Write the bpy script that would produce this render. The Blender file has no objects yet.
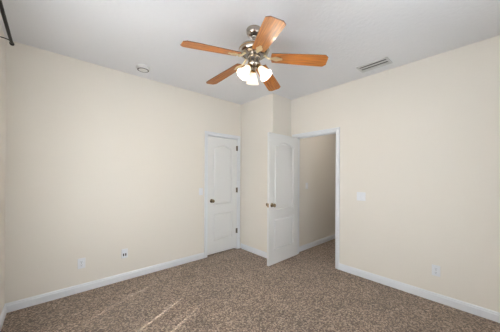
import bpy, bmesh, math, random
from mathutils import Vector, Matrix
random.seed(7)
SC = bpy.context.scene
COL = SC.collection
PI = math.pi

# ------------------------------------------------------------------ camera
F_PX, YAW, ROLL, CAM_H, Y0 = 221.86, 0.8421, 0.0047, 1.389, 175.34
fw = Vector((math.cos(YAW), math.sin(YAW), 0))
rt0 = Vector((math.sin(YAW), -math.cos(YAW), 0))
up0 = Vector((0, 0, 1))
rt = rt0 * math.cos(ROLL) + up0 * math.sin(ROLL)
up = up0 * math.cos(ROLL) - rt0 * math.sin(ROLL)
cam_d = bpy.data.cameras.new('camera')
cam_d.sensor_width = 36.0
cam_d.lens = F_PX / 500 * 36.0
cam_d.shift_y = (Y0 - 166.0) / 500
cam_d.clip_start = 0.02
cam = bpy.data.objects.new('camera', cam_d)
COL.objects.link(cam)
cam.matrix_world = Matrix(((rt.x, up.x, -fw.x, 0), (rt.y, up.y, -fw.y, 0), (rt.z, up.z, -fw.z, CAM_H), (0, 0, 0, 1)))
SC.camera = cam

# ------------------------------------------------------------------ room dimensions (metres)
H = 2.74
YL, XR, XB, YB, XW, YS = 3.288, 3.185, 2.699, 2.469, -0.3487, -0.50
TH = 0.115
HALL_Y0, HALL_Y1, HALL_X1 = 1.30, 2.42, 6.2
WIN_A = (0.45, 2.362, 0.70, 2.16)      # west window: y0, y1, z0, z1
WIN_B = (0.35, 2.05, 0.60, 2.15)       # added unseen south window: x0, x1, z0, z1

# ------------------------------------------------------------------ light and exposure
SC.view_settings.view_transform = 'Standard'
SC.view_settings.look = 'None'
SC.view_settings.gamma = 1
SC.view_settings.exposure = -0.12
w = bpy.data.worlds.new('sky'); SC.world = w
w.use_nodes = True
nt = w.node_tree
sky = nt.nodes.new('ShaderNodeTexSky')
sky.sky_type = 'NISHITA'
sky.sun_disc = False
sky.sun_elevation = math.radians(50)
nt.links.new(sky.outputs[0], nt.nodes['Background'].inputs[0])
nt.nodes['Background'].inputs[1].default_value = 0.08

def lamp(name, kind, energy, color, loc, rot=None, **kw):
    d = bpy.data.lights.new(name, kind)
    d.energy = energy; d.color = color
    for k, v in kw.items(): setattr(d, k, v)
    o = bpy.data.objects.new(name, d)
    COL.objects.link(o)
    o.location = loc
    if rot is not None: o.rotation_euler = rot
    return o

az, el = math.radians(25.5), math.radians(50.4)
sun_dir = Vector((math.cos(az) * math.cos(el), math.sin(az) * math.cos(el), -math.sin(el)))
sun = lamp('sun', 'SUN', 30.0, (1.0, 0.95, 0.90), (-4, -1, 5), angle=math.radians(0.35))
sun.rotation_euler = sun_dir.to_track_quat('-Z', 'Y').to_euler()
# daylight outside the west window, and added fill outside the unseen south one
lamp('daylight_west', 'AREA', 295.0, (0.89, 0.92, 1.0), (XW - 0.45, 1.05, 1.15),
     Vector((1, 0, 0.25)).to_track_quat('-Z', 'Z').to_euler(), shape='RECTANGLE', size=1.2, size_y=1.5)
lamp('fill_south', 'AREA', 44.0, (0.89, 0.93, 1.0), ((WIN_B[0] + WIN_B[1]) / 2, YS - 0.40, 1.0),
     Vector((0, 1, 0.3)).to_track_quat('-Z', 'Z').to_euler(), shape='RECTANGLE', size=1.7, size_y=1.6)
BULB_W = 8.5
HALL_W = 5.2

# ------------------------------------------------------------------ materials
def lin(c):
    return tuple(((v / 255) / 12.92 if v / 255 <= 0.04045 else ((v / 255 + 0.055) / 1.055) ** 2.4) for v in c) + (1,)

def mat(name, rgb, rough=0.5, metal=0.0, bump=None, vary=None, coat=0.0, spec=None):
    """bump=(scale, strength, distance); vary=(scale, rgb2, lo, hi)"""
    m = bpy.data.materials.new(name); m.use_nodes = True
    n, l = m.node_tree.nodes, m.node_tree.links
    b = n['Principled BSDF']
    b.inputs['Base Color'].default_value = lin(rgb)
    b.inputs['Roughness'].default_value = rough
    b.inputs['Metallic'].default_value = metal
    if coat: b.inputs['Coat Weight'].default_value = coat
    if spec is not None: b.inputs['Specular IOR Level'].default_value = spec
    tc = n.new('ShaderNodeTexCoord')
    if vary:
        t = n.new('ShaderNodeTexNoise'); t.inputs['Scale'].default_value = vary[0]; t.inputs['Detail'].default_value = 4
        r = n.new('ShaderNodeValToRGB')
        r.color_ramp.elements[0].position = vary[2]; r.color_ramp.elements[0].color = lin(rgb)
        r.color_ramp.elements[1].position = vary[3]; r.color_ramp.elements[1].color = lin(vary[1])
        l.new(tc.outputs['Object'], t.inputs['Vector']); l.new(t.outputs['Fac'], r.inputs['Fac'])
        l.new(r.outputs['Color'], b.inputs['Base Color'])
    if bump:
        t = n.new('ShaderNodeTexNoise'); t.inputs['Scale'].default_value = bump[0]; t.inputs['Detail'].default_value = 3
        bp = n.new('ShaderNodeBump'); bp.inputs['Strength'].default_value = bump[1]; bp.inputs['Distance'].default_value = bump[2]
        l.new(tc.outputs['Object'], t.inputs['Vector']); l.new(t.outputs['Fac'], bp.inputs['Height'])
        l.new(bp.outputs['Normal'], b.inputs['Normal'])
    return m

M = {}
M['wall'] = mat('cream_wall_paint', (236, 231, 223), 0.75, bump=(90, 0.12, 0.004), spec=0.25)
M['ceiling'] = mat('white_textured_ceiling', (236, 237, 241), 0.9, bump=(30, 0.5, 0.008), spec=0.1)
M['trim'] = mat('white_trim_paint', (236, 239, 244), 0.35)
M['door'] = mat('white_door_paint', (235, 236, 237), 0.3)
M['plate'] = mat('white_plastic', (236, 238, 242), 0.35)
M['slot'] = mat('dark_slot', (50, 48, 46), 0.6)
M['nickel'] = mat('brushed_nickel', (176, 168, 160), 0.14, 1.0, bump=(200, 0.05, 0.001))
M['hinge'] = mat('satin_nickel_hinge', (120, 114, 106), 0.4, 1.0)
M['brass'] = mat('antique_brass', (178, 142, 92), 0.25, 1.0)
M['iron'] = mat('pale_brass_iron', (226, 208, 172), 0.35, 0.7)
M['knob'] = mat('antique_bronze_knob', (142, 126, 102), 0.22, 1.0)
M['black'] = mat('black_painted_metal', (30, 28, 27), 0.45, 0.4)
M['vent'] = mat('white_vent_metal', (215, 216, 218), 0.45)
M['ventshade'] = mat('vent_gap_shade', (120, 120, 122), 0.8)  # grey stands in for the shade between the louvres
M['detector'] = mat('white_detector_plastic', (222, 222, 222), 0.45)
M['dark'] = mat('closet_dark', (60, 56, 52), 0.9)

def carpet():
    m = bpy.data.materials.new('brown_carpet'); m.use_nodes = True
    n, l = m.node_tree.nodes, m.node_tree.links
    b = n['Principled BSDF']
    b.inputs['Roughness'].default_value = 0.95
    b.inputs['Specular IOR Level'].default_value = 0.05
    b.inputs['Sheen Weight'].default_value = 0.25
    b.inputs['Sheen Roughness'].default_value = 0.6
    tc = n.new('ShaderNodeTexCoord')
    t1 = n.new('ShaderNodeTexNoise'); t1.inputs['Scale'].default_value = 78; t1.inputs['Detail'].default_value = 4; t1.inputs['Roughness'].default_value = 0.8
    r1 = n.new('ShaderNodeValToRGB')
    cr = r1.color_ramp
    cr.elements[0].position = 0.20; cr.elements[0].color = lin((64, 49, 38))
    cr.elements[1].position = 0.80; cr.elements[1].color = lin((202, 178, 156))
    e = cr.elements.new(0.5); e.color = lin((124, 104, 88))
    vo = n.new('ShaderNodeTexVoronoi'); vo.inputs['Scale'].default_value = 92
    l.new(tc.outputs['Object'], vo.inputs['Vector'])
    sp = n.new('ShaderNodeSeparateColor'); l.new(vo.outputs['Color'], sp.inputs[0])
    av = n.new('ShaderNodeMix'); av.inputs[0].default_value = 0.50
    l.new(sp.outputs[0], av.inputs[2]); l.new(t1.outputs['Fac'], av.inputs[3])
    t2 = n.new('ShaderNodeTexNoise'); t2.inputs['Scale'].default_value = 3.0; t2.inputs['Detail'].default_value = 5
    mp = n.new('ShaderNodeMapRange'); mp.inputs['From Min'].default_value = 0.3; mp.inputs['From Max'].default_value = 0.7
    mp.inputs['To Min'].default_value = 0.86; mp.inputs['To Max'].default_value = 1.12
    mx = n.new('ShaderNodeMix'); mx.data_type = 'RGBA'; mx.blend_type = 'MULTIPLY'; mx.inputs[0].default_value = 1
    for t in (t1, t2): l.new(tc.outputs['Object'], t.inputs['Vector'])
    l.new(av.outputs[0], r1.inputs['Fac']); l.new(t2.outputs['Fac'], mp.inputs['Value'])
    l.new(r1.outputs['Color'], mx.inputs[6]); l.new(mp.outputs['Result'], mx.inputs[7])
    l.new(mx.outputs[2], b.inputs['Base Color'])
    bp = n.new('ShaderNodeBump'); bp.inputs['Strength'].default_value = 0.8; bp.inputs['Distance'].default_value = 0.012
    l.new(t1.outputs['Fac'], bp.inputs['Height']); l.new(bp.outputs['Normal'], b.inputs['Normal'])
    return m
M['carpet'] = carpet()

def wood():
    m = bpy.data.materials.new('honey_oak'); m.use_nodes = True
    n, l = m.node_tree.nodes, m.node_tree.links
    b = n['Principled BSDF']; b.inputs['Roughness'].default_value = 0.48; b.inputs['Coat Weight'].default_value = 0.08
    tc = n.new('ShaderNodeTexCoord')
    mp = n.new('ShaderNodeMapping'); mp.inputs['Scale'].default_value = (2.5, 45, 10)
    t = n.new('ShaderNodeTexNoise'); t.inputs['Scale'].default_value = 2.0; t.inputs['Detail'].default_value = 6; t.inputs['Distortion'].default_value = 0.4
    r = n.new('ShaderNodeValToRGB')
    r.color_ramp.elements[0].position = 0.3; r.color_ramp.elements[0].color = lin((124, 67, 24))
    r.color_ramp.elements[1].position = 0.7; r.color_ramp.elements[1].color = lin((194, 124, 52))
    l.new(tc.outputs['Object'], mp.inputs['Vector']); l.new(mp.outputs['Vector'], t.inputs['Vector'])
    l.new(t.outputs['Fac'], r.inputs['Fac']); l.new(r.outputs['Color'], b.inputs['Base Color'])
    return m
M['wood'] = wood()
M['woodedge'] = mat('dark_walnut_edge', (92, 56, 34), 0.45)

def frosted():
    m = bpy.data.materials.new('frosted_white_glass'); m.use_nodes = True
    n, l = m.node_tree.nodes, m.node_tree.links
    n.remove(n['Principled BSDF'])
    d = n.new('ShaderNodeBsdfDiffuse'); d.inputs[0].default_value = (0.9, 0.88, 0.84, 1)
    t = n.new('ShaderNodeBsdfTranslucent'); t.inputs[0].default_value = (0.95, 0.92, 0.86, 1)
    g = n.new('ShaderNodeBsdfGlossy'); g.inputs['Roughness'].default_value = 0.25
    a = n.new('ShaderNodeMixShader'); a.inputs[0].default_value = 0.55
    c = n.new('ShaderNodeMixShader'); c.inputs[0].default_value = 0.06
    l.new(d.outputs[0], a.inputs[1]); l.new(t.outputs[0], a.inputs[2])
    l.new(a.outputs[0], c.inputs[1]); l.new(g.outputs[0], c.inputs[2])
    l.new(c.outputs[0], n['Material Output'].inputs['Surface'])
    return m
M['shade'] = frosted()

def blind():
    m = bpy.data.materials.new('white_blind_fabric'); m.use_nodes = True
    n, l = m.node_tree.nodes, m.node_tree.links
    n.remove(n['Principled BSDF'])
    d = n.new('ShaderNodeBsdfDiffuse'); d.inputs[0].default_value = (0.85, 0.85, 0.84, 1)
    t = n.new('ShaderNodeBsdfTranslucent'); t.inputs[0].default_value = (0.86, 0.85, 0.84, 1)
    a = n.new('ShaderNodeMixShader'); a.inputs[0].default_value = 0.6
    l.new(d.outputs[0], a.inputs[1]); l.new(t.outputs[0], a.inputs[2])
    l.new(a.outputs[0], n['Material Output'].inputs['Surface'])
    return m
M['blind'] = blind()

def glass():
    m = bpy.data.materials.new('window_glass'); m.use_nodes = True
    n, l = m.node_tree.nodes, m.node_tree.links
    n.remove(n['Principled BSDF'])
    t = n.new('ShaderNodeBsdfTransparent'); t.inputs[0].default_value = (0.95, 0.97, 0.96, 1)
    g = n.new('ShaderNodeBsdfGlossy'); g.inputs['Roughness'].default_value = 0.02
    a = n.new('ShaderNodeMixShader'); a.inputs[0].default_value = 0.06
    l.new(t.outputs[0], a.inputs[1]); l.new(g.outputs[0], a.inputs[2])
    l.new(a.outputs[0], n['Material Output'].inputs['Surface'])
    return m
M['glass'] = glass()

def bulbmat():
    m = bpy.data.materials.new('lit_bulb'); m.use_nodes = True
    b = m.node_tree.nodes['Principled BSDF']
    b.inputs['Base Color'].default_value = (1, 0.95, 0.85, 1)
    b.inputs['Emission Color'].default_value = (1, 0.9, 0.75, 1)
    b.inputs['Emission Strength'].default_value = 6.0
    return m
M['bulb'] = bulbmat()

# ------------------------------------------------------------------ mesh helpers
def box(bm, x0, x1, y0, y1, z0, z1, mtx=None):
    vs = [Vector((x, y, z)) for x in (x0, x1) for y in (y0, y1) for z in (z0, z1)]
    if mtx: vs = [mtx @ v for v in vs]
    v = [bm.verts.new(p) for p in vs]
    for f in ((0, 1, 3, 2), (4, 6, 7, 5), (0, 4, 5, 1), (2, 3, 7, 6), (0, 2, 6, 4), (1, 5, 7, 3)):
        bm.faces.new([v[i] for i in f])

def lathe(bm, prof, seg=32, mtx=None, cap=True):
    rings = []
    for r, z in prof:
        ring = []
        for i in range(seg):
            a = 2 * PI * i / seg
            p = Vector((r * math.cos(a), r * math.sin(a), z))
            ring.append(bm.verts.new(mtx @ p if mtx else p))
        rings.append(ring)
    for a, b in zip(rings, rings[1:]):
        for i in range(seg):
            bm.faces.new((a[i], a[(i + 1) % seg], b[(i + 1) % seg], b[i]))
    if cap:
        bm.faces.new(list(reversed(rings[0]))); bm.faces.new(rings[-1])

def tube(bm, pts, r, seg=12):
    pts = [Vector(p) for p in pts]
    rings = []
    prev = None
    for i, p in enumerate(pts):
        t = (pts[min(i + 1, len(pts) - 1)] - pts[max(i - 1, 0)]).normalized()
        if prev is None:
            a = Vector((0, 0, 1)) if abs(t.z) < 0.9 else Vector((1, 0, 0))
            n = t.cross(a).normalized()
        else:
            n = (prev - t * prev.dot(t)).normalized()
        prev = n
        b = t.cross(n)
        rr = r[i] if isinstance(r, (list, tuple)) else r
        rings.append([bm.verts.new(p + (n * math.cos(2 * PI * k / seg) + b * math.sin(2 * PI * k / seg)) * rr) for k in range(seg)])
    for a, b in zip(rings, rings[1:]):
        for k in range(seg): bm.faces.new((a[k], a[(k + 1) % seg], b[(k + 1) % seg], b[k]))
    bm.faces.new(list(reversed(rings[0]))); bm.faces.new(rings[-1])

def profile_run(bm, prof, p0, p1, out, miter0=0.0, miter1=0.0):
    """extrude profile [(d, z)] (d = distance from wall along out) from p0 to p1; miters shift ends along the run by d*miter."""
    p0, p1, out = Vector(p0), Vector(p1), Vector(out)
    t = (p1 - p0).normalized()
    A = [bm.verts.new(p0 + out * d + Vector((0, 0, z)) + t * (d * miter0)) for d, z in prof]
    B = [bm.verts.new(p1 + out * d + Vector((0, 0, z)) + t * (d * miter1)) for d, z in prof]
    n = len(prof)
    for i in range(n): bm.faces.new((A[i], A[(i + 1) % n], B[(i + 1) % n], B[i]))
    bm.faces.new(A); bm.faces.new(list(reversed(B)))

def obj(name, bm, m, parent=None, smooth=False, bevel=None, mats=None):
    bmesh.ops.recalc_face_normals(bm, faces=bm.faces)
    me = bpy.data.meshes.new(name); bm.to_mesh(me); bm.free()
    for k in (mats or [m]): me.materials.append(M[k])
    if smooth:
        for p in me.polygons: p.use_smooth = True
        me.set_sharp_from_angle(angle=math.radians(40))
    o = bpy.data.objects.new(name, me); COL.objects.link(o)
    if parent: o.parent = parent
    if bevel:
        b = o.modifiers.new('bevel', 'BEVEL'); b.width = bevel; b.segments = 2; b.limit_method = 'ANGLE'
    return o

def struct(name, bm, m, **kw):
    o = obj(name, bm, m, **kw); o['kind'] = 'structure'; return o

def thing(name, label, cat, loc=(0, 0, 0), rot=(0, 0, 0), group=None):
    o = bpy.data.objects.new(name, None); COL.objects.link(o)
    o.empty_display_size = 0.05
    o.location = loc; o.rotation_euler = rot
    o['label'] = label; o['category'] = cat
    if group: o['group'] = group
    return o

def NB(): return bmesh.new()

# ------------------------------------------------------------------ shell
bm = NB(); box(bm, XW - TH, HALL_X1 + TH, YS - TH, YL + 1.0, -0.08, 0.0); struct('floor', bm, 'carpet')
bm = NB(); box(bm, XW - TH, HALL_X1 + TH, YS - TH, YL + 1.0, H, H + 0.08); struct('ceiling', bm, 'ceiling')
# north wall with closet opening
CO = (1.968, 2.612, 2.07)
bm = NB()
box(bm, XW - TH, CO[0], YL, YL + TH, 0, H); box(bm, CO[1], XR + TH, YL, YL + TH, 0, H)
box(bm, CO[0], CO[1], YL, YL + TH, CO[2], H)
struct('wall_north', bm, 'wall')
# closet interior behind it
bm = NB()
box(bm, 1.3, XR + TH, YL + 0.9, YL + 1.0, 0, H); box(bm, 1.2, 1.3, YL + TH, YL + 1.0, 0, H); box(bm, XR, XR + TH, YL + TH, YL + 0.9, 0, H)
struct('wall_closet', bm, 'wall')
# east wall with doorway
DO = (1.628, 2.372, 2.05)
bm = NB()
box(bm, XR, XR + TH, YS - TH, DO[0], 0, H); box(bm, XR, XR + TH, DO[1], YL, 0, H)
box(bm, XR, XR + TH, DO[0], DO[1], DO[2], H)
struct('wall_east', bm, 'wall')
bm = NB(); box(bm, XB, XR, YB, YL, 0, H); struct('wall_corner', bm, 'wall')
# west wall with window
bm = NB(); y0, y1, z0, z1 = WIN_A
box(bm, XW - TH, XW, YS - TH, y0, 0, H); box(bm, XW - TH, XW, y1, YL, 0, H)
box(bm, XW - TH, XW, y0, y1, 0, z0); box(bm, XW - TH, XW, y0, y1, z1, H)
struct('wall_west', bm, 'wall')
bm = NB(); x0, x1, z0, z1 = WIN_B
box(bm, XW, x0, YS - TH, YS, 0, H); box(bm, x1, XR, YS - TH, YS, 0, H)
box(bm, x0, x1, YS - TH, YS, 0, z0); box(bm, x0, x1, YS - TH, YS, z1, H)
struct('wall_south', bm, 'wall')
# unseen overhang added to block direct sun at the south window
bm = NB(); box(bm, XW - TH, XR + TH, YS - TH - 1.0, YS - TH - 0.001, 2.40, 2.50); struct('sun_block_eave', bm, 'trim')
# hall
bm = NB(); box(bm, XR + TH, HALL_X1, HALL_Y1, HALL_Y1 + TH, 0, H); struct('wall_hall_north', bm, 'wall')
bm = NB(); box(bm, XR + TH, HALL_X1, HALL_Y0 - TH, HALL_Y0, 0, H); struct('wall_hall_south', bm, 'wall')
bm = NB(); box(bm, HALL_X1, HALL_X1 + TH, HALL_Y0 - TH, HALL_Y1 + TH, 0, H); struct('wall_hall_end', bm, 'wall')

# baseboards
BP = [(0, 0), (0.015, 0), (0.015, 0.068), (0.011, 0.074), (0.011, 0.084), (0.005, 0.093), (0, 0.093)]
def baseboard(name, runs):
    bm = NB()
    for r in runs: profile_run(bm, BP, *r)
    return struct(name, bm, 'trim')
baseboard('baseboard_north', [((XW, YL, 0), (1.9085, YL, 0), (0, -1, 0), 1, 0)])
baseboard('baseboard_corner', [((XB, YL - 0.018, 0), (XB, YB, 0), (-1, 0, 0), 0, 1), ((XB, YB, 0), (XR - 0.019, YB, 0), (0, -1, 0), -1, 0)])
baseboard('baseboard_east', [((XR, 1.5685, 0), (XR, YS, 0), (-1, 0, 0), 0, -1)])
baseboard('baseboard_west', [((XW, YS, 0), (XW, YL, 0), (1, 0, 0), 1, -1)])
baseboard('baseboard_south', [((XR, YS, 0), (XW, YS, 0), (0, 1, 0), 1, -1)])
baseboard('baseboard_hall_north', [((XR + TH, HALL_Y1, 0), (HALL_X1, HALL_Y1, 0), (0, -1, 0), 0, 0)])
baseboard('baseboard_hall_south', [((XR + TH, HALL_Y0, 0), (HALL_X1, HALL_Y0, 0), (0, 1, 0), 0, 0)])

# door casings with jamb linings
CP = [(0.0, 0.0), (0.0, 0.010), (0.010, 0.014), (0.016, 0.010), (0.038, 0.013), (0.046, 0.019), (0.059, 0.019), (0.059, 0.0)]  # (across, out)
def casing(name, to_world, a0, a1, top, depth):
    """opening a0..a1 along the wall; to_world(along, out, z). Mitred U of the profile plus jamb boards going into the wall."""
    bm = NB()
    loops = []
    for (sx, corner) in (((a0, -1), 'b'), ((a0, -1), 't'), ((a1, 1), 't'), ((a1, 1), 'b')):
        a, s = sx
        loops.append([bm.verts.new(to_world(a + s * c, o, (top + c) if corner == 't' else 0.0)) for c, o in CP])
    n = len(CP)
    for A, B in zip(loops, loops[1:]):
        for i in range(n): bm.faces.new((A[i], A[(i + 1) % n], B[(i + 1) % n], B[i]))
    bm.faces.new(loops[0]); bm.faces.new(list(reversed(loops[-1])))
    def bx(p0, p1, q0, q1, r0, r1):
        vs = [bm.verts.new(to_world(x, y, z)) for x in (p0, p1) for y in (q0, q1) for z in (r0, r1)]
        for f in ((0, 1, 3, 2), (4, 6, 7, 5), (0, 4, 5, 1), (2, 3, 7, 6), (0, 2, 6, 4), (1, 5, 7, 3)): bm.faces.new([vs[i] for i in f])
    e = 0.0005
    bx(a0 - e, a0 + 0.004, -depth, 0.0, 0, top); bx(a1 - 0.004, a1 + e, -depth, 0.0, 0, top); bx(a0, a1, -depth, 0.0, top - 0.004, top + e)
    # door stop
    bx(a0, a0 + 0.014, -0.075, -0.040, 0, top); bx(a1 - 0.014, a1, -0.075, -0.040, 0, top); bx(a0, a1, -0.075, -0.040, top - 0.014, top)
    return struct(name, bm, 'trim')
casing('trim_1', lambda a, o, z: Vector((a, YL - o, z)), CO[0], CO[1], CO[2], TH)
casing('trim_2', lambda a, o, z: Vector((XR - o, a, z)), DO[0], DO[1], DO[2], TH)

# ------------------------------------------------------------------ moulded two-panel doors
def arch_outline(x0, x1, z0, z1, rise, k, n=24):
    """outline inset by k; top is a cathedral arch between short shoulders. rise=0: plain rectangle"""
    xa, xb, za = x0 + k, x1 - k, z0 + k
    pts = [(xa, za), (xb, za)]
    if rise == 0:
        return pts + [(xb, z1 - k), (xa, z1 - k)]
    zs = z1 - rise - k
    for i in range(n + 1):
        u = 1 - 2 * i / n
        x = (xa + xb) / 2 + u * (xb - xa) / 2
        z = zs + rise * (0.5 + 0.5 * math.cos(PI * u)) ** 0.65
        pts.append((x, z))
    return pts

def door_slab(name, width, height, thick, stile, parent=None):
    """local: x 0..width, y 0 (front, facing -y) .. thick, z 0..height"""
    bm = NB()
    sx, xx = stile, width - stile
    panels = [(sx, xx, 0.218, 0.705, 0.0), (sx, xx, 0.838, height - 0.128, 0.052)]
    steps = [(0.0, 0.0), (0.005, 0.015), (0.021, 0.015), (0.036, 0.002)]
    for side in (0, 1):
        def P(x, z, d): return bm.verts.new((x, d if side == 0 else thick - d, z))
        outer = [P(0, 0, 0), P(width, 0, 0), P(width, height, 0), P(0, height, 0)]
        edges = [bm.edges.new((outer[i], outer[(i + 1) % 4])) for i in range(4)]
        for pa in panels:
            rings = [[P(x, z, d) for x, z in arch_outline(*pa, k)] for k, d in steps]
            n = len(rings[0])
            for i in range(n): edges.append(bm.edges.new((rings[0][i], rings[0][(i + 1) % n])))
            for A, B in zip(rings, rings[1:]):
                for i in range(n): bm.faces.new((A[i], A[(i + 1) % n], B[(i + 1) % n], B[i]))
            bm.faces.new(rings[-1])
        bmesh.ops.triangle_fill(bm, edges=edges, use_beauty=True)
        if side == 0: o0 = outer
        else: o1 = outer
    for i in range(4):
        bm.faces.new((o0[i], o0[(i + 1) % 4], o1[(i + 1) % 4], o1[i]))
    o = obj(name, bm, 'door', parent)
    for p in o.data.polygons: p.use_smooth = False
    return o

def knob(parent, x, z, y, out, material='knob'):
    """round door knob at local (x, z) on the face y, pointing along out (+1/-1 on y)"""
    mt = Matrix.Translation((x, y, z)) @ Matrix.Rotation(-out * PI / 2, 4, 'X')
    bm = NB()
    lathe(bm, [(0.001, 0.016), (0.012, 0.016), (0.011, 0.030), (0.016, 0.034), (0.026, 0.044), (0.029, 0.054), (0.025, 0.064), (0.012, 0.070), (0.001, 0.071)], 24, mt)
    k = obj('knob', bm, material, parent, smooth=True)
    bm = NB(); lathe(bm, [(0.001, 0.0), (0.033, 0.0), (0.033, 0.004), (0.026, 0.011), (0.013, 0.016), (0.001, 0.016)], 24, mt)
    obj('rosette', bm, material, k, smooth=True)

d1 = door_slab('door_1', 0.630, 2.027, 0.035, 0.112)
d1.location = (1.975, YL + 0.001, 0.028); d1['kind'] = 'structure'
knob(d1, 0.075, 0.918, 0.0, -1)
for z in (0.32, 1.084, 1.867):
    bm = NB()
    lathe(bm, [(0.001, -0.047), (0.0075, -0.046), (0.0075, 0.046), (0.001, 0.047)], 12, Matrix.Translation((0.632, -0.0115, z)))
    box(bm, 0.606, 0.632, -0.0055, -0.0005, z - 0.045, z + 0.045)
    obj('hinge', bm, 'hinge', d1)

DW = 0.745
d2 = door_slab('door_2', DW, 2.030, 0.035, 0.125)
d2['kind'] = 'structure'
# hung on the north jamb and swung into the room: local x = 0 at the free edge
ang = math.radians(1.3)
ux = Vector((math.cos(ang), math.sin(ang), 0)); uy = Vector((-math.sin(ang), math.cos(ang), 0))
hinge_p = Vector((3.195, 2.329, 0.014))
o = hinge_p - ux * DW
d2.matrix_world = Matrix(((ux.x, uy.x, 0, o.x), (ux.y, uy.y, 0, o.y), (0, 0, 1, o.z), (0, 0, 0, 1)))
knob(d2, 0.066, 0.92, 0.0, -1); knob(d2, 0.066, 0.92, 0.035, 1)
bm = NB(); box(bm, -0.0015, 0.001, 0.006, 0.029, 0.89, 0.95); obj('latch_plate', bm, 'brass', d2)
for z in (0.25, 1.03, 1.80):
    bm = NB(); lathe(bm, [(0.001, -0.046), (0.0065, -0.045), (0.0065, 0.045), (0.001, 0.046)], 10, Matrix.Translation((DW + 0.004, 0.037, z)))
    obj('hinge', bm, 'hinge', d2)

# ------------------------------------------------------------------ windows out of view (the south one is added for light)
def window(name, to_world, a0, a1, z0, z1, mull, blinds=None):
    def mk(bm, p0, p1, q0, q1, r0, r1):
        vs = [bm.verts.new(to_world(x, y, z)) for x in (p0, p1) for y in (q0, q1) for z in (r0, r1)]
        for f in ((0, 1, 3, 2), (4, 6, 7, 5), (0, 4, 5, 1), (2, 3, 7, 6), (0, 2, 6, 4), (1, 5, 7, 3)): bm.faces.new([vs[i] for i in f])
    bm = NB(); t = 0.035
    mk(bm, a0, a0 + t, -0.10, -0.06, z0, z1); mk(bm, a1 - t, a1, -0.10, -0.06, z0, z1)
    mk(bm, a0, a1, -0.10, -0.06, z0, z0 + t); mk(bm, a0, a1, -0.10, -0.06, z1 - t, z1)
    for a in mull: mk(bm, a - 0.02, a + 0.02, -0.10, -0.06, z0, z1)
    fr = struct(name, bm, 'trim')
    bm = NB(); mk(bm, a0, a1, -0.082, -0.078, z0, z1); obj('pane', bm, 'glass', fr)
    bm = NB(); mk(bm, a0 - 0.05, a1 + 0.05, -0.055, 0.03, z0 - 0.02, z0); obj('sill', bm, 'trim', fr)
    if blinds:
        for (b0, b1, off) in blinds:
            bm = NB(); mk(bm, b0, b1, -0.006 + off, -0.004 + off, z0 + 0.004, z1 - 0.002); obj('blind_panel', bm, 'blind', fr)
    return fr
yb = [0.452, 0.775, 1.080, 1.3775, 1.6775, 1.985, 2.2975]
G = 0.002
bl = [(yb[0], yb[1] + 0.02, 0), (yb[1], yb[2] + 0.02, -0.004), (yb[2], yb[3] - 1.6 * G, 0), (yb[3] + 1.6 * G, yb[4] - G, 0), (yb[4] + G, yb[5] + 0.02, -0.004), (yb[5], yb[6] - 1.45 * G, 0), (yb[6] + 1.45 * G, 2.360, 0)]
window('window_1', lambda a, o, z: Vector((XW + o, a, z)), *WIN_A, [], bl)
window('added_window', lambda a, o, z: Vector((a, YS + o, z)), *WIN_B, [1.20])  # unseen window added to let fill light in

# ------------------------------------------------------------------ ceiling fan
FX, FY = 1.396, 1.516
fan = thing('ceiling_fan', 'brushed nickel ceiling fan with five honey wood blades and three frosted bell lights', 'ceiling fan', (FX, FY, H))
def Z(z): return z - H
bm = NB(); lathe(bm, [(0.001, 0), (0.071, 0), (0.073, -0.006), (0.070, -0.012), (0.070, -0.034), (0.062, -0.050), (0.040, -0.062), (0.026, -0.066), (0.022, -0.074), (0.001, -0.075)], 36)
obj('canopy', bm, 'nickel', fan, smooth=True)
bm = NB(); lathe(bm, [(0.001, -0.07), (0.0135, -0.07), (0.0135, -0.140), (0.001, -0.140)], 16); obj('downrod', bm, 'nickel', fan, smooth=True)
bm = NB(); lathe(bm, [(0.001, -0.122), (0.024, -0.122), (0.030, -0.134), (0.060, -0.139), (0.100, -0.150), (0.128, -0.168), (0.140, -0.190), (0.140, -0.206), (0.132, -0.222), (0.105, -0.240), (0.075, -0.250), (0.001, -0.250)], 48)
mh = obj('motor_housing', bm, 'nickel', fan, smooth=True)
bm = NB(); lathe(bm, [(0.1405, -0.199), (0.1425, -0.197), (0.1425, -0.191), (0.1405, -0.189)], 48, cap=False); obj('trim_band', bm, 'brass', mh, smooth=True)
bm = NB(); lathe(bm, [(0.001, -0.248), (0.062, -0.248), (0.062, -0.262), (0.055, -0.268), (0.055, -0.318), (0.060, -0.325), (0.056, -0.338), (0.036, -0.352), (0.020, -0.358), (0.012, -0.372), (0.001, -0.378)], 36)
obj('switch_housing', bm, 'nickel', fan, smooth=True)

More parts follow.
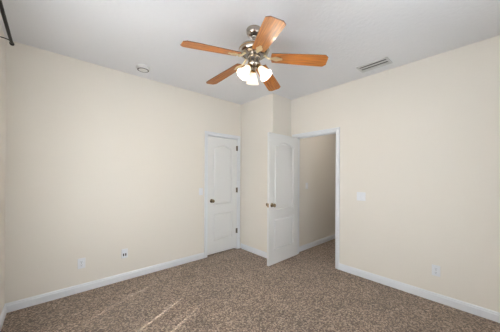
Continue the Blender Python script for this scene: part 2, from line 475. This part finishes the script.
R_TIP = 0.662
PITCH, DROOP = math.radians(11), math.radians(6.0)
def blade_mesh():
    # local: x = radius, y = along rotation, z up; origin at hub axis on root height
    bm = NB()
    r0, r1 = 0.165, R_TIP
    out = []
    N = 14
    for i in range(N + 1):
        u = i / N
        out.append((r0 + (r1 - 0.026 - r0) * u, 0.058 + 0.015 * min(1, u * 1.25)))
    pts = [(r0 - 0.006, 0.030)] + out + [(r1, 0.046)]
    loop = pts + [(x, -y) for x, y in reversed(pts)]
    T = 0.006
    top = [bm.verts.new((x, y, T / 2)) for x, y in loop]
    bot = [bm.verts.new((x, y, -T / 2)) for x, y in loop]
    n = len(loop)
    bm.faces.new(top); bm.faces.new(list(reversed(bot)))
    for i in range(n):
        f = bm.faces.new((top[i], bot[i], bot[(i + 1) % n], top[(i + 1) % n])); f.material_index = 1
    return bm
def iron_mesh():
    bm = NB()
    # flat forked bracket: arm from the motor, then an ornate plate under the blade root
    tube(bm, [(0.070, 0, 0.030), (0.100, 0, 0.020), (0.130, 0, -0.004), (0.160, 0, -0.012)], [0.011, 0.010, 0.009, 0.009], 10)
    prof = []
    for i in range(25):
        a = PI * i / 24
        prof.append((0.205 - 0.058 * math.cos(a), 0.007 + 0.021 * math.sin(a) ** 1.4 * (0.72 + 0.28 * math.cos(4 * a))))
    loop = prof + [(x, -y) for x, y in reversed(prof)]
    for zz in (0,):
        top = [bm.verts.new((x, y, -0.004)) for x, y in loop]; bot = [bm.verts.new((x, y, -0.010)) for x, y in loop]
        n = len(loop)
        bm.faces.new(top); bm.faces.new(list(reversed(bot)))
        for i in range(n): bm.faces.new((top[i], bot[i], bot[(i + 1) % n], top[(i + 1) % n]))
    for x, y in ((0.19, 0.014), (0.19, -0.014), (0.245, 0)):
        lathe(bm, [(0.001, -0.0125), (0.005, -0.012), (0.006, -0.009), (0.001, -0.009)], 10, Matrix.Translation((x, y, 0)))
    return bm
bproto = iproto = None
for k in range(5):
    a = math.radians(-47.7 + 72 * k)
    mtx = Matrix.Translation((0, 0, 2.487 - H)) @ Matrix.Rotation(a, 4, 'Z') @ Matrix.Rotation(DROOP + (math.radians(2.2) if k == 4 else 0), 4, 'Y') @ Matrix.Rotation(-PITCH, 4, 'X')
    if k == 0:
        b = obj('blade', blade_mesh(), 'wood', fan, mats=['wood', 'woodedge']); bproto = b
        i_ = obj('blade_iron', iron_mesh(), 'iron', fan, smooth=True); iproto = i_
    else:
        b = bproto.copy(); COL.objects.link(b); i_ = iproto.copy(); COL.objects.link(i_)
    b.matrix_local = mtx; i_.matrix_local = mtx

SH = [(0.024, 0.0), (0.030, 0.012), (0.036, 0.030), (0.043, 0.055), (0.051, 0.080), (0.060, 0.102), (0.069, 0.118)]
def shade_mesh():
    bm = NB()
    prof = SH + [(r - 0.003, z) for r, z in reversed(SH)]
    lathe(bm, prof + [prof[0]], 36, cap=False)
    bmesh.ops.remove_doubles(bm, verts=bm.verts, dist=1e-5)
    return bm
for k in range(3):
    a = YAW + math.radians(5) + k * 2 * PI / 3
    dr = Vector((math.cos(a), math.sin(a), 0))
    tilt = math.radians(36)
    axis = Vector((dr.x * math.sin(tilt), dr.y * math.sin(tilt), -math.cos(tilt)))
    neck = dr * 0.060 + Vector((0, 0, Z(2.378)))
    q = Vector((0, 0, 1)).rotation_difference(axis).to_matrix().to_4x4()
    mt = Matrix.Translation(neck) @ q
    bm = NB()
    tube(bm, [dr * 0.030 + Vector((0, 0, Z(2.410))), dr * 0.062 + Vector((0, 0, Z(2.418))), dr * 0.062 + Vector((0, 0, Z(2.402))) - axis * 0.004, neck - axis * 0.016], 0.007, 10)
    lathe(bm, [(0.001, -0.022), (0.016, -0.020), (0.024, -0.010), (0.027, 0.003), (0.0235, 0.003), (0.001, 0.003)], 24, mt)
    obj('light_arm', bm, 'brass', fan, smooth=True)
    s = obj('lamp_shade', shade_mesh(), 'shade', fan, smooth=True); s.matrix_local = mt @ Matrix.Scale(0.9, 4)
    bm = NB(); lathe(bm, [(0.001, 0.008), (0.010, 0.010), (0.011, 0.030), (0.020, 0.050), (0.022, 0.064), (0.015, 0.080), (0.001, 0.086)], 16)
    obj('bulb', bm, 'bulb', s, smooth=True)
    wpos = Vector((FX, FY, H)) + mt @ Vector((0, 0, 0.102))
    lamp('bulb_light', 'POINT', BULB_W, (1.0, 0.86, 0.68), wpos, shadow_soft_size=0.02)

# ------------------------------------------------------------------ ceiling vent
vt = thing('ceiling_vent', 'white metal louvred air vent set in the ceiling above the right wall', 'vent', (2.922, 1.016, H))
vw, vl = 0.19, 0.345
bm = NB()
box(bm, -vw / 2, -vw / 2 + 0.024, -vl / 2, vl / 2, -0.009, -0.0005); box(bm, vw / 2 - 0.024, vw / 2, -vl / 2, vl / 2, -0.009, -0.0005)
box(bm, -vw / 2, vw / 2, -vl / 2, -vl / 2 + 0.024, -0.009, -0.0005); box(bm, -vw / 2, vw / 2, vl / 2 - 0.024, vl / 2, -0.009, -0.0005)
obj('frame', bm, 'vent', vt, bevel=0.002)
bm = NB(); box(bm, -vw / 2 + 0.02, vw / 2 - 0.02, -vl / 2 + 0.02, vl / 2 - 0.02, -0.0025, -0.0008); obj('backing', bm, 'ventshade', vt)
for i in range(2):
    x = -0.0335 + 0.067 * i
    bm = NB()
    mt = Matrix.Translation((x, 0, -0.012)) @ Matrix.Rotation(math.radians(-8), 4, 'Y')
    box(bm, -0.025, 0.025, -vl / 2 + 0.022, vl / 2 - 0.022, -0.0008, 0.0008, mt)
    obj('louvre', bm, 'vent', vt)

# ------------------------------------------------------------------ smoke detector
sd = thing('smoke_detector', 'small round white smoke detector on the ceiling near the left wall', 'smoke detector', (0.852, 2.985, H)); sd.scale = (1.15, 1.15, 1.0)
bm = NB(); lathe(bm, [(0.001, 0), (0.072, 0), (0.073, -0.012), (0.068, -0.015), (0.001, -0.015)], 36); obj('base', bm, 'detector', sd, smooth=True)
bm = NB(); lathe(bm, [(0.001, -0.014), (0.066, -0.014), (0.065, -0.026), (0.060, -0.032), (0.030, -0.037), (0.001, -0.038)], 36); obj('cover', bm, 'detector', sd, smooth=True)
bm = NB(); lathe(bm, [(0.047, -0.0335), (0.058, -0.0318), (0.057, -0.0340), (0.048, -0.0357), (0.047, -0.0335)], 36, cap=False); obj('grille', bm, 'slot', sd)

# ------------------------------------------------------------------ curtain rod
ex, ey, ez = -0.262, 2.79, 2.515
rod = thing('curtain_rod', 'thin black curtain rod above the window at the top left corner', 'curtain rod', (XW, 1.4, ez))
L0 = rod.location
def rel(x, y, z): return Vector((x, y, z)) - Vector((XW, 1.4, ez))
bm = NB(); tube(bm, [rel(-0.247, 0.15, ez), rel(ex, ey, ez)], 0.0115, 14); obj('rod', bm, 'black', rod, smooth=True)
for yy, dy, xx in ((ey, 1, ex), (0.15, -1, -0.247)):
    bm = NB(); lathe(bm, [(0.001, 0), (0.014, 0.0), (0.016, 0.008), (0.015, 0.020), (0.001, 0.024)], 16, Matrix.Translation(rel(xx, yy - 0.004 * dy, ez)) @ Matrix.Rotation(-dy * PI / 2, 4, 'X')); obj('finial', bm, 'black', rod, smooth=True)
    yb_ = yy - 0.02 * dy
    bm = NB(); tube(bm, [rel(xx, yb_, ez + 0.004), rel(xx - 0.02, yb_, ez + 0.016), rel(xx - 0.05, yb_, ez + 0.02), rel(XW + 0.004, yb_, ez + 0.018)], 0.0045, 8)
    box(bm, *[c for c in (rel(XW, 0, 0).x + 0.0005, rel(XW, 0, 0).x + 0.005)], yb_ - 1.4 - 0.012, yb_ - 1.4 + 0.012, -0.03, 0.045)
    obj('bracket', bm, 'black', rod, smooth=True)

# ------------------------------------------------------------------ wall plates (local: x along wall, y out of wall, z up)
def on_north(x, z, y=YL): return (x, y, z), (0, 0, PI)
def on_east(y, z): return (XR, y, z), (0, 0, PI / 2)
def plate(root, wd, ht):
    bm = NB(); box(bm, -wd / 2, wd / 2, 0.0005, 0.006, -ht / 2, ht / 2); return obj('cover_plate', bm, 'plate', root, bevel=0.003)
def outlet(label, pos):
    t = thing('power_outlet', label, 'outlet', *pos)
    plate(t, 0.074, 0.120)
    for s in (-1, 1):
        bm = NB(); box(bm, -0.017, 0.017, 0.004, 0.0085, s * 0.021 - 0.0145, s * 0.021 + 0.0145); r = obj('receptacle', bm, 'plate', t, bevel=0.003)
        for x, h in ((-0.0065, 0.006), (0.0065, 0.0075)):
            bm = NB(); box(bm, x - 0.0013, x + 0.0013, 0.0075, 0.0089, s * 0.021 + 0.003 - h / 2, s * 0.021 + 0.003 + h / 2); obj('slot', bm, 'slot', r)
        bm = NB(); lathe(bm, [(0.001, 0.0), (0.0025, 0.0), (0.0025, 0.0014), (0.001, 0.0014)], 10, Matrix.Translation((0, 0.0075, s * 0.021 - 0.008)) @ Matrix.Rotation(-PI / 2, 4, 'X')); obj('ground_hole', bm, 'slot', r)
    bm = NB(); lathe(bm, [(0.001, 0.0), (0.003, 0.0), (0.002, 0.0015), (0.001, 0.0015)], 10, Matrix.Translation((0, 0.006, 0)) @ Matrix.Rotation(-PI / 2, 4, 'X')); obj('screw', bm, 'hinge', t)
    return t
outlet('white double socket outlet low on the left wall, left of the dark jack plate', on_north(0.265, 0.338))
outlet('white double socket outlet low on the right wall above the baseboard', on_east(0.459, 0.342))
t = thing('cable_jack', 'white wall plate with two dark jacks low on the left wall', 'wall jack', *on_north(0.719, 0.350))
plate(t, 0.074, 0.120)
for x in (-0.013, 0.013):
    bm = NB(); mt = Matrix.Translation((x, 0.005, -0.006)) @ Matrix.Rotation(-PI / 2, 4, 'X')
    lathe(bm, [(0.001, 0), (0.008, 0), (0.008, 0.004), (0.0065, 0.004), (0.0065, 0.014), (0.001, 0.014)], 14, mt)
    box(bm, x - 0.006, x + 0.006, 0.0055, 0.012, -0.030, -0.012)
    obj('jack', bm, 'slot', t, smooth=True)
def switch(label, pos, gangs):
    t = thing('light_switch', label, 'light switch', *pos)
    plate(t, 0.072 + 0.046 * (gangs - 1), 0.117)
    for g in range(gangs):
        x = (g - (gangs - 1) / 2) * 0.046
        bm = NB(); mt = Matrix.Translation((x, 0.006, 0)) @ Matrix.Rotation(math.radians(3.5), 4, 'X')
        box(bm, -0.0165, 0.0165, -0.002, 0.003, -0.033, 0.033, mt); obj('rocker', bm, 'plate', t, bevel=0.0015)
    return t
switch('white single light switch beside the closed closet door', on_north(1.842, 1.115), 1)
switch('white double light switch on the right wall beside the open doorway', on_east(1.262, 1.105), 2)
switch('white light switch on the shaded hallway wall seen through the doorway', on_north(3.60, 1.195, HALL_Y1), 1)

# unseen lamp added to brighten the hall, hidden by the doorway head
hl = thing('hall_fill_lamp', 'unseen round white ceiling light added to brighten the hallway', 'ceiling light', (3.95, 1.55, H))
bm = NB(); lathe(bm, [(0.095, -0.001), (0.118, -0.001), (0.116, -0.007), (0.098, -0.012), (0.095, -0.001)], 40, cap=False); obj('trim_ring', bm, 'plate', hl, smooth=True)
bm = NB(); lathe(bm, [(0.001, -0.001), (0.095, -0.001), (0.095, -0.006), (0.001, -0.006)], 40); obj('lens', bm, 'bulb', hl)
lamp('hall_fill', 'AREA', HALL_W, (1.0, 0.93, 0.85), (3.95, 1.55, H - 0.014), (0, 0, 0), shape='DISK', size=0.18)  # added light source for the hall walls
